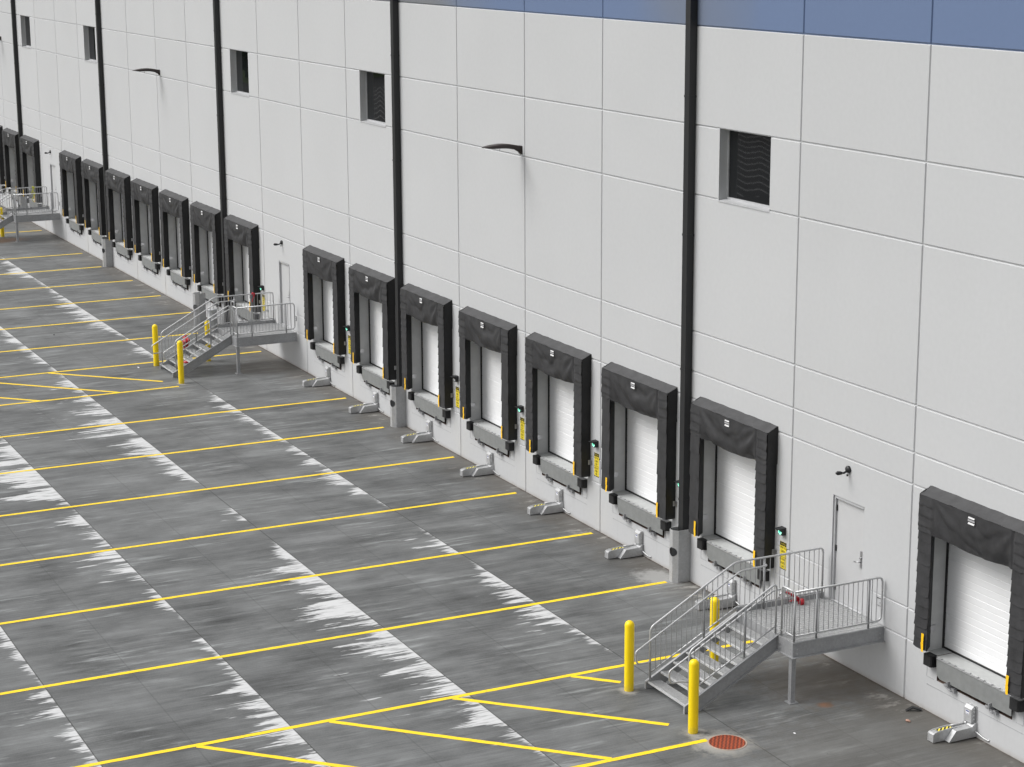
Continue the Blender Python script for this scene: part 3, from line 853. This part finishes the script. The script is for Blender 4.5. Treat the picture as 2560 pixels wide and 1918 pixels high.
# grey drum standing by the third downspout
m = MB(); n = 20
def ring(r, z): return [(r * math.cos(2 * math.pi * k / n), r * math.sin(2 * math.pi * k / n), z) for k in range(n + 1)]
m.grid([ring(.17, 0), ring(.185, .03), ring(.185, .33), ring(.192, .34), ring(.192, .36), ring(.185, .37), ring(.185, .66), ring(.195, .68), ring(.195, .71), ring(.17, .72), ring(.0, .72)])
dr = m.build('drum', M['drum']); dr.location = (-33.72, -.42, 0)
tag(dr, 'pale grey drum on the ground behind the middle stairs', 'drum')

# ------------------------------------------------------------------ wall lights
def make_lamp():
    O = (0, 0, 9.1); root = empty('area_light', O)
    S = [(-.035, 9.10, .10, .07), (-.08, 9.125, .085, .065), (-.2, 9.17, .062, .06), (-.35, 9.20, .062, .08), (-.5, 9.215, .062, .13), (-.62, 9.218, .060, .16), (-.85, 9.208, .048, .17), (-1.02, 9.205, .022, .13), (-1.10, 9.20, .008, .06)]
    rows = []
    for y, z, h, w in S:
        rows.append([(w * math.copysign(abs(math.cos(t)) ** .55, math.cos(t)), y, z + h * math.copysign(abs(math.sin(t)) ** .7, math.sin(t))) for t in [2 * math.pi * k / 16 for k in range(17)]])
    m = MB(); m.grid(rows); m.quad(rows[-1][:-1]); m.build('head', M['bronze'], root, O)
    m = MB(); m.box(-.08, .08, -.035, -.001, 8.99, 9.20); m.build('wall_bracket', M['bronze'], root, O)
    m = MB(); m.tube([(.02, -.62, 9.21), (.02, -.62, 9.09)], .006, 6); m.build('sensor_rod', M['bronze'], root, O)
    return root
lp = make_lamp()
for n, (x, t) in enumerate(((-8.44, 'between the two nearest downspouts'), (-40.70, 'between the third and fourth downspouts'), (-69.5, 'cut by the left edge'))):
    o = lp if n == 0 else copy_tree(lp); o.location.x = x
    tag(o, 'dark bronze arm light high on the wall ' + t, 'wall light', 'arm lights high on the wall')
def make_doorlight():
    O = (0, 0, 4.12); root = empty('door_light', O)
    m = MB(); n = 16
    def rg(r, y, z=4.12, cx=0): return [(cx + r * math.cos(2 * math.pi * k / n), y, z + r * math.sin(2 * math.pi * k / n)) for k in range(n + 1)]
    m.grid([rg(.075, -.001), rg(.075, -.03), rg(.065, -.05), rg(.035, -.065), rg(.0, -.07)])
    m.build('base', M['black_metal'], root, O)
    m = MB(); m.tube([(.0, -.05, 4.09), (-.0, -.12, 4.06), (-.01, -.18, 4.06)], .022); m.tube([(-.01, -.16, 4.06), (-.01, -.2, 4.065), (-.01, -.27, 4.07), (-.01, -.31, 4.075)], [.028, .038, .042, .015], 12)
    m.tube([(.02, -.05, 4.03), (.02, -.05, 3.99)], .02)
    m.build('head', M['black_metal'], root, O)
    return root
dl = make_doorlight()
for n, (x, z, t) in enumerate(((6.165, 4.12, 'near'), (-26.87, 4.15, 'middle'), (-59.86, 4.09, 'far'))):
    o = dl if n == 0 else copy_tree(dl); o.location.x = x; o.location.z = z
    tag(o, 'small black light above the door at the %s stairs' % t, 'wall light', 'small lights above the side doors')
for n, (b, t) in enumerate(((0, 'near'), (-1, 'middle'), (-2, 'far'))):
    m = MB(); x = 7.32 + b * PER - (.12 if b else 0)
    m.box(x - .08, x + .08, -.012, -.001, 1.615, 1.775, 1); m.box(x - .068, x + .068, -.018, -.012, 1.627, 1.763, 0); m.box(x + .035, x + .05, -.023, -.018, 1.68, 1.70, 1)
    o = m.build('electrical_box', [M['window_frame'], M['black_metal']], None, (x, 0, 1.615))
    tag(o, 'small flat electrical box on the wall by the %s stairs railing' % t, 'electrical box', 'small boxes beside the side doors')
for x, z, t in ((4.09, .92, 'near'), (-28.52, 1.485, 'middle')):
    m = MB(); m.tube([(x, -.001, z), (x, -.012, z)], .05, 12); m.tube(fillet([(x, -.01, z), (x, -.12, z), (x - .02, -.17, z - .06)], .03), .02); m.tube([(x, -.09, z), (x, -.09, z + .06)], .008); m.tube([(x - .04, -.09, z + .06), (x + .04, -.09, z + .06)], .010)
    o = m.build('wall_faucet', M['chrome'], None, (x, 0, z)); tag(o, 'small metal hose faucet on the wall behind the %s stairs' % t, 'faucet', 'hose faucets behind the stairs')

# ------------------------------------------------------------------ steel stairs
def make_stairs():
    O = (6.5, -2.1, 0); root = empty('steel_stairs', O)
    SL_, SR = 5.52, 6.95; X0, X1 = 5.50, 7.50; YP = -2.15; ZP = 1.25
    # landing
    m = MB(); y = YP + .03
    while y < -.03:
        m.box(X0 + .02, X1 - .02, y, y + .005, ZP - .028, ZP - .001); y += .033
    x = X0 + .06
    while x < X1 - .03:
        m.box(x, x + .007, YP + .03, -.03, ZP - .010, ZP + .0005); x += .10
    m.build('landing_grating', M['grate'], root, O)
    m = MB(); z0 = .945; t = .012; fw = .055
    m.box(X1 - t, X1, YP, -.002, z0, ZP); m.box(X1, X1 + fw * .25, YP, -.002, ZP - .014, ZP - .001); m.box(X1, X1 + fw, YP - fw * .6, -.002, z0 - .002, z0 + .012)
    m.build('beam', M['galv'], root, O)
    m = MB(); m.box(X0, X0 + t, YP, -.002, z0, ZP); m.box(X0 - fw, X0, YP, -.002, z0, z0 + .012)
    m.build('beam', M['galv'], root, O)
    m = MB(); m.box(X0 + t, X1 - t, YP, YP + t, z0, ZP - .001); m.box(SR + .02, X1, YP - fw * .6, YP, z0 - .001, z0 + .012)
    for x in (SR + .12, X1 - .07):
        for z in (1.03, 1.11): m.tube([(x, YP, z), (x, YP - .012, z)], .014, 8)
    m.build('beam', M['galv'], root, O)
    m = MB()
    for yy in (YP + .10, -.10):
        for z in (1.02, 1.11): m.tube([(X1, yy, z), (X1 + .012, yy, z)], .014, 8)
    m.build('bolt', M['galv_light'], root, O)
    m = MB(); m.box(X0 - .008, X0 - .001, YP, -.03, ZP - .001, ZP + .10); m.build('toe_board', M['galv'], root, O)
    for x in (X1 - .085,):
        m = MB(); m.box(x - .05, x + .05, YP + .01, YP + .11, .016, z0); m.box(x - .10, x + .10, YP - .04, YP + .16, .001, .016)
        for a, b in ((-.075, -.015), (.075, -.015), (-.075, .135), (.075, .135)): m.tube([(x + a, YP + b, .016), (x + a, YP + b, .032)], .012, 6)
        m.build('post', M['galv'], root, O)
    # stringers
    poly = [(-4.25, .002), (-4.25, .152), (YP, 1.262), (YP, .953), (-3.91, .002)]
    for xs, s in ((SL_, -1), (SR, 1)):
        m = MB(); m.prism(poly, 'yz', xs - .006, xs + .006)
        n = Vector((-(1.262 - .152), (YP + 4.25))).normalized() * .010
        top = [(-4.25, .152), (YP, 1.262)]; bot = [(-3.91, .002), (YP, .953)]
        a, b = (xs + .006, xs + .05) if s > 0 else (xs - .05, xs - .006)
        m.prism([top[0], top[1], (top[1][0] - n.x, top[1][1] - n.y), (top[0][0] - n.x, top[0][1] - n.y)], 'yz', a, b)
        m.prism([bot[0], bot[1], (bot[1][0] + n.x, bot[1][1] + n.y), (bot[0][0] + n.x, bot[0][1] + n.y)], 'yz', a, b)
        m.box(a, b, -4.25, -4.24, .002, .148)
        m.build('stringer', M['galv'], root, O)
    # treads
    for k in range(7):
        z = .150 + .157 * k; y = -4.215 + .289 * k; m = MB()
        xa, xb = SL_ + .012, SR - .012
        m.box(xa, xb, y, y + .035, z - .03, z + .002); m.box(xa, xb, y + .27, y + .276, z - .03, z); m.box(xa, xa + .006, y + .035, y + .27, z - .05, z); m.box(xb - .006, xb, y + .035, y + .27, z - .05, z)
        q = y + .060
        while q < y + .265: m.box(xa + .006, xb - .006, q, q + .005, z - .026, z - .001); q += .030
        x = xa + .05
        while x < xb: m.box(x, x + .006, y + .035, y + .27, z - .009, z + .0005); x += .055
        m.build('tread', M['grate'], root, O)
    # rails
    PR, TR, BR = .021, .021, .0085
    bal = {}
    def balusters(rail, pts):
        for (x, y, za, zb) in pts:
            m = MB(); m.tube([(x, y, za), (x, y, zb)], BR, 6, cap=False); m.build('baluster', M['galv'], rail, O)
    def posts(rail, pts):
        for (x, y, za, zb) in pts:
            m = MB(); m.tube([(x, y, za), (x, y, zb)], PR, 10); m.build('rail_post', M['galv'], rail, O)
    st = lambda y: .152 + (y + 4.25) * .5286
    # left side, stair and landing in one run
    xl = 5.56
    tl = lambda y: 1.28 + (y + 4.18) * .5475
    m = MB(); m.tube(fillet([(xl, -4.18, st(-4.18)), (xl, -4.18, 1.28), (xl, -2.24, 2.335), (xl, -.13, 2.335), (xl, -.13, 1.25)], .10), TR, 10)
    m.tube([(xl, -4.17, st(-4.17) + .15), (xl, -2.2, st(-2.2) + .15), (xl, -2.05, 1.40), (xl, -.13, 1.40)], .017, 8)
    rl = m.build('guard_rail', M['galv_light'], root, O)
    B = []; y = -4.18 + .118
    while y < -2.2: B.append((xl, y, st(y) + .15, tl(y))); y += .118
    y = -2.12
    while y < -.2: B.append((xl, y, 1.40, 2.335)); y += .118
    balusters(rl, B); posts(rl, [(xl, -2.95, st(-2.95), tl(-2.95)), (xl, -1.55, 1.25, 2.335)])
    # left handrail
    xh = 5.65
    m = MB(); m.tube(fillet([(xl, -4.19, .60), (xh, -4.25, .60), (xh, -4.53, .60), (xh, -4.57, .86), (xh, -2.17, 2.17), (xh, -1.55, 2.19), (xl, -1.53, 2.19)], .07), .019, 10)
    for y in (-3.9, -2.95): m.tube([(xl, y, .92 + (y + 4.4) * .545 - .05), (xh, y, .92 + (y + 4.4) * .545 - .06), (xh, y, .95 + (y + 4.4) * .545)], .008, 6)
    m.build('handrail', M['galv_light'], root, O)
    # right side of the stair
    xr = 6.90; tr = lambda y: 1.22 + (y + 4.10) * .5484
    m = MB(); m.tube(fillet([(xr, -4.10, st(-4.10)), (xr, -4.10, 1.22), (xr, -2.15, 2.29), (xr, -2.15, 1.26)], .11), TR, 10)
    m.tube([(xr, -4.09, st(-4.09) + .15), (xr, -2.16, st(-2.16) + .15)], .017, 8)
    rr = m.build('guard_rail', M['galv_light'], root, O)
    B = []; y = -4.10 + .115
    while y < -2.22: B.append((xr, y, st(y) + .15, tr(y))); y += .115
    balusters(rr, B); posts(rr, [(xr, -2.86, st(-2.86), tr(-2.86))])
    xh = 6.81
    m = MB(); m.tube(fillet([(xr, -4.11, .60), (xh, -4.22, .60), (xh, -4.47, .60), (xh, -4.50, .84), (xh, -2.17, 2.11), (xh, -1.95, 2.11), (xh, -1.95, 1.98), (xr, -2.1, 1.98)], .07), .019, 10)
    m.build('handrail', M['galv_light'], root, O)
    # landing rail on the right, returning along the front
    xp = 7.46; yf = -2.10
    m = MB(); m.tube(fillet([(7.03, yf, 1.25), (7.03, yf, 2.26), (xp, yf, 2.26)], .05), TR, 10)
    m.tube(fillet([(xp, yf, 2.26), (xp, -.05, 2.26), (xp, -.05, 1.365), (xp, yf, 1.365)], .12), TR, 10); m.tube([(7.03, yf, 1.365), (xp, yf, 1.365)], .017, 8)
    rp = m.build('guard_rail', M['galv_light'], root, O)
    B = [(7.03 + .086 * k, yf, 1.365, 2.26) for k in range(1, 5)]; y = yf + .113
    while y < -.10: B.append((xp, y, 1.365, 2.26)); y += .113
    balusters(rp, B); posts(rp, [(xp, yf, 1.25, 2.275), (xp, -1.585, 1.25, 2.26), (xp, -.36, 1.25, 2.26)])
    return root
st0 = make_stairs()
st1 = copy_tree(st0); st1.location = (6.5 - PER - .10, -2.15, 0)
st2 = copy_tree(st0); st2.location = (6.5 - 2 * PER - .10, -2.15, 0)
GR = 'steel stairs up to the side doors'
tag(st0, 'nearest galvanized steel stairs with railings, beside the rusty manhole', 'stairs', GR)
tag(st1, 'middle galvanized steel stairs, partly hiding a red hydrant', 'stairs', GR)
tag(st2, 'farthest galvanized steel stairs, cut by the left edge', 'stairs', GR)

# ------------------------------------------------------------------ bollards
def make_bollard():
    m = MB(); n = 24; r = .095; H = 1.45
    prof = [(r, 0), (r, .4), (r, .9), (r, H - r)] + [(r * math.cos(a), H - r + r * math.sin(a)) for a in [R(15), R(30), R(45), R(60), R(75), R(88)]]
    m.grid([[(q * math.cos(2 * math.pi * k / n), q * math.sin(2 * math.pi * k / n), z) for k in range(n + 1)] for q, z in prof])
    return m.build('bollard', M['yellow'])
b0 = make_bollard()
BL = [((7.82, -4.56), 'at the foot of the near stairs, beside the rusty manhole'), ((5.43, -4.58), 'left of the foot of the near stairs'),
      ((5.0, -2.35), 'seen through the treads of the near stairs'), ((-25.08, -4.30), 'right of the foot of the middle stairs'),
      ((-28.13, -4.25), 'left of the foot of the middle stairs'), ((-28.05, -2.42), 'behind the railing of the middle stairs'), ((-60.45, -2.45), 'beside the far stairs at the left edge')]
for n, ((x, y), t) in enumerate(BL):
    o = b0 if n == 0 else b0.copy()
    if n: col.objects.link(o)
    o.location = (x, y, 0); tag(o, 'yellow bollard ' + t, 'bollard', 'yellow bollards around the stairs')

# ------------------------------------------------------------------ red hydrant by the middle stairs
hx, hy = -28.17, -3.15
root = empty('hydrant', (hx, hy, 0)); O = (0, 0, 0)
m = MB(); n = 16
def rg(r, z): return [(r * math.cos(2 * math.pi * k / n), r * math.sin(2 * math.pi * k / n), z) for k in range(n + 1)]
m.grid([rg(.15, 0), rg(.15, .04), rg(.10, .05), rg(.10, .72), rg(.13, .73), rg(.13, .77), rg(.10, .78), rg(.07, .86), rg(.0, .88)])
m.build('barrel', M['red'], root)
for a, b, z in (((-.26, 0), (-.06, 0), .84), ((.06, .03), (.26, .03), .84), ((0, -.20), (0, -.06), .62)):
    m = MB(); m.tube([(a[0], a[1], z), ((a[0] + b[0]) / 2, (a[1] + b[1]) / 2, z + .01), (b[0], b[1], z - .06)], [.05, .042, .045], 10); m.build('outlet', M['red'], root)
m = MB(); m.tube([(0, 0, .86), (0, 0, .97)], .025, 8); m.tube([(-.07, 0, .95), (.07, 0, .95)], .018, 8); m.build('valve_stem', M['red'], root)
tag(root, 'short red hydrant with outlets standing behind the middle stairs', 'hydrant')

# ------------------------------------------------------------------ straps on the railings
def strap(x, y0, zt, zb, mat, name, label, seed, tail=.25):
    r = random.Random(seed); m = MB()
    for k in range(3):
        dy = .035 * (k - 1); a = [(x + .03, y0 + dy, zt + .03)]
        z = zt; q = 0
        while z > zb + .12 * k:
            a.append((x + .035 + r.uniform(-.02, .02), y0 + dy + .06 * math.sin(q * 1.3 + k) + tail * (zt - z) * .35, z)); z -= .07; q += 1
        m.tube(fillet(a, .03, 3), .014, 6)
    m.tube([(x - .03, y0, zt + .0), (x, y0, zt + .035), (x + .035, y0, zt + .01)], .02, 6)
    o = m.build(name, mat, None, (x, y0, zt)); return tag(o, label, 'strap')
strap(5.56 - PER - .10, -.93, 2.34, 2.02, M['red_strap'], 'strap', 'tangled red strap hanging on the middle stairs far railing', 3, .6)
strap(5.56 - 2 * PER - .10, -.86, 2.335, 1.60, M['lime_strap'], 'strap', 'tangled yellow green strap hanging on the far stairs railing', 8, .1)
m = MB()
m.tube([(5.585, -1.02, 1.53), (5.60, -.90, 1.46), (5.62, -.78, 1.38), (5.64, -.70, 1.33)], [.018, .03, .03, .022], 8)
m.tube([(5.59, -.95, 1.32), (5.61, -.84, 1.34), (5.64, -.74, 1.33)], .02, 8)
m.tube([(5.655, -.74, 1.29), (5.66, -.66, 1.29)], [.075, .075], 16); m.tube([(5.655, -.745, 1.29), (5.655, -.76, 1.29)], [.05, .03], 12)
tag(m.build('lock_bar', M['red'], None, (5.62, -.85, 1.33)), 'red metal bar with a round end propped on the near stairs landing', 'lock bar')

# ------------------------------------------------------------------ manhole
root = empty('manhole_cover', (8.52, -4.25, .004)); m = MB(); n = 36; r = .335
m.grid([[(q * math.cos(2 * math.pi * k / n), q * math.sin(2 * math.pi * k / n), z) for k in range(n + 1)] for q, z in ((r, -.002), (r, .008), (r - .02, .008), (r - .03, .004), (0, .004))], 0, False)
m.build('cover', M['rust'], root)
m = MB(); m.grid([[(q * math.cos(2 * math.pi * k / n), q * math.sin(2 * math.pi * k / n), z) for k in range(n + 1)] for q, z in ((r + .035, -.002), (r + .03, .006), (r + .006, .006), (r + .004, -.002))], 0, False)
m.build('rim', simple('pale_iron_rim', (.42, .32, .26, 1), .7), root)
tag(root, 'round rusty brown manhole cover beside the nearest bollard', 'manhole cover')

# ------------------------------------------------------------------ bits lying on the ground
m = MB(); m.prism([(-.10, 0), (-.085, .0), (-.02, .035), (.08, .01), (.09, .02), (-.02, .05)], 'xz', -.03, .03)
o = m.build('rubber_strip', M['rubber']); o.location = (8.83, -.23, .002); o.rotation_euler.z = R(60); o.scale = (1.6, 1.6, 1.6)
tag(o, 'bent black rubber strip on the ground near the right wall', 'rubber strip')
def pebble(name, loc, s, mat, label, cat, seed):
    bm = bmesh.new(); bmesh.ops.create_icosphere(bm, subdivisions=2, radius=1); r = random.Random(seed)
    for v in bm.verts: v.co *= r.uniform(.75, 1.15); v.co.z = max(v.co.z, -.5)
    me = bpy.data.meshes.new(name); bm.to_mesh(me); bm.free(); me.materials.append(mat)
    o = bpy.data.objects.new(name, me); col.objects.link(o); o.location = loc; o.scale = s; tag(o, label, cat)
pebble('stone', (9.21, -.66, .014), (.055, .04, .028), M['pale_rock'], 'small pinkish stone on the ground near the nearest dock', 'stone', 4)
pebble('paper_scrap', (8.72, -2.9, .006), (.035, .02, .008), M['white'], 'tiny pale scrap on the ground between manhole and wall', 'litter', 9)
pebble('plastic_scrap', (-28.1, -4.9, .01), (.07, .03, .015), M['white'], 'small white scrap beside the left middle bollard', 'litter', 5)
pebble('leaf_scrap', (-35.1, -6.1, .01), (.06, .03, .012), M['rubber'], 'tiny dark scrap on the far pavement between two yellow lines', 'litter', 6)

# far belt of trees across the road: only ever seen mirrored in the windows
r = random.Random(2); m = MB()
for i in range(5200):
    x = r.uniform(-230, -150); y = r.uniform(-84, -58) if r.random() < .7 else r.uniform(-58, -30); z = abs(r.gauss(0, 5)); z = min(z, 12)
    s = r.uniform(.5, 1.3); a = r.uniform(0, 6.3); dx, dy = math.cos(a) * s, math.sin(a) * s
    m.quad([(x - dx, y - dy, z), (x + dx, y + dy, z + r.uniform(-.3, .3)), (x + dx * .6, y + dy * .6 + r.uniform(-.5, .5), z + s), (x - dx * .6, y - dy * .6, z + s)])
tag(m.build('treeline', M['leaf']), 'dark belt of trees across the road, mirrored in the windows', 'trees', kind='stuff')

# ------------------------------------------------------------------ light, camera
w = bpy.data.worlds.new('World'); sc.world = w; w.use_nodes = True; t = w.node_tree; bg = t.nodes['Background']
EL, AZ = 50, 207            # sun height; compass direction it stands in (from +Y towards +X)
sky = t.nodes.new('ShaderNodeTexSky'); sky.sky_type = 'NISHITA'; sky.sun_disc = False
sky.sun_elevation = R(EL); sky.sun_rotation = R(AZ); sky.air_density = 1.0; sky.dust_density = 4.0
hs = t.nodes.new('ShaderNodeHueSaturation'); hs.inputs['Saturation'].default_value = .10
t.links.new(sky.outputs[0], hs.inputs['Color']); t.links.new(hs.outputs[0], bg.inputs[0]); bg.inputs[1].default_value = .10
sd = bpy.data.lights.new('sun', 'SUN'); sd.energy = 1.5; sd.angle = R(38); sd.color = (1, .985, .96)
so = bpy.data.objects.new('sun', sd); col.objects.link(so)
d = Vector((math.sin(R(AZ)) * math.cos(R(EL)), math.cos(R(AZ)) * math.cos(R(EL)), math.sin(R(EL))))
so.rotation_euler = d.to_track_quat('Z', 'Y').to_euler()

cd = bpy.data.cameras.new('camera'); cam = bpy.data.objects.new('camera', cd); col.objects.link(cam); sc.camera = cam
cd.sensor_width = 36; cd.lens = 5005.8 * 36 / 2560; cd.clip_end = 1500; cd.clip_start = .5
right = Vector((.442691, .896662, -.004558)); down = Vector((.19768, -.102552, -.974887)); fwd = Vector((-.874612, .430673, -.222651))
mt = Matrix((right, -down, -fwd)).transposed().to_4x4(); mt.translation = Vector((37.779, -23.051, 14.711)); cam.matrix_world = mt

vs = sc.view_settings; vs.view_transform = 'Standard'; vs.look = 'None'; vs.gamma = 1; vs.exposure = 0.55
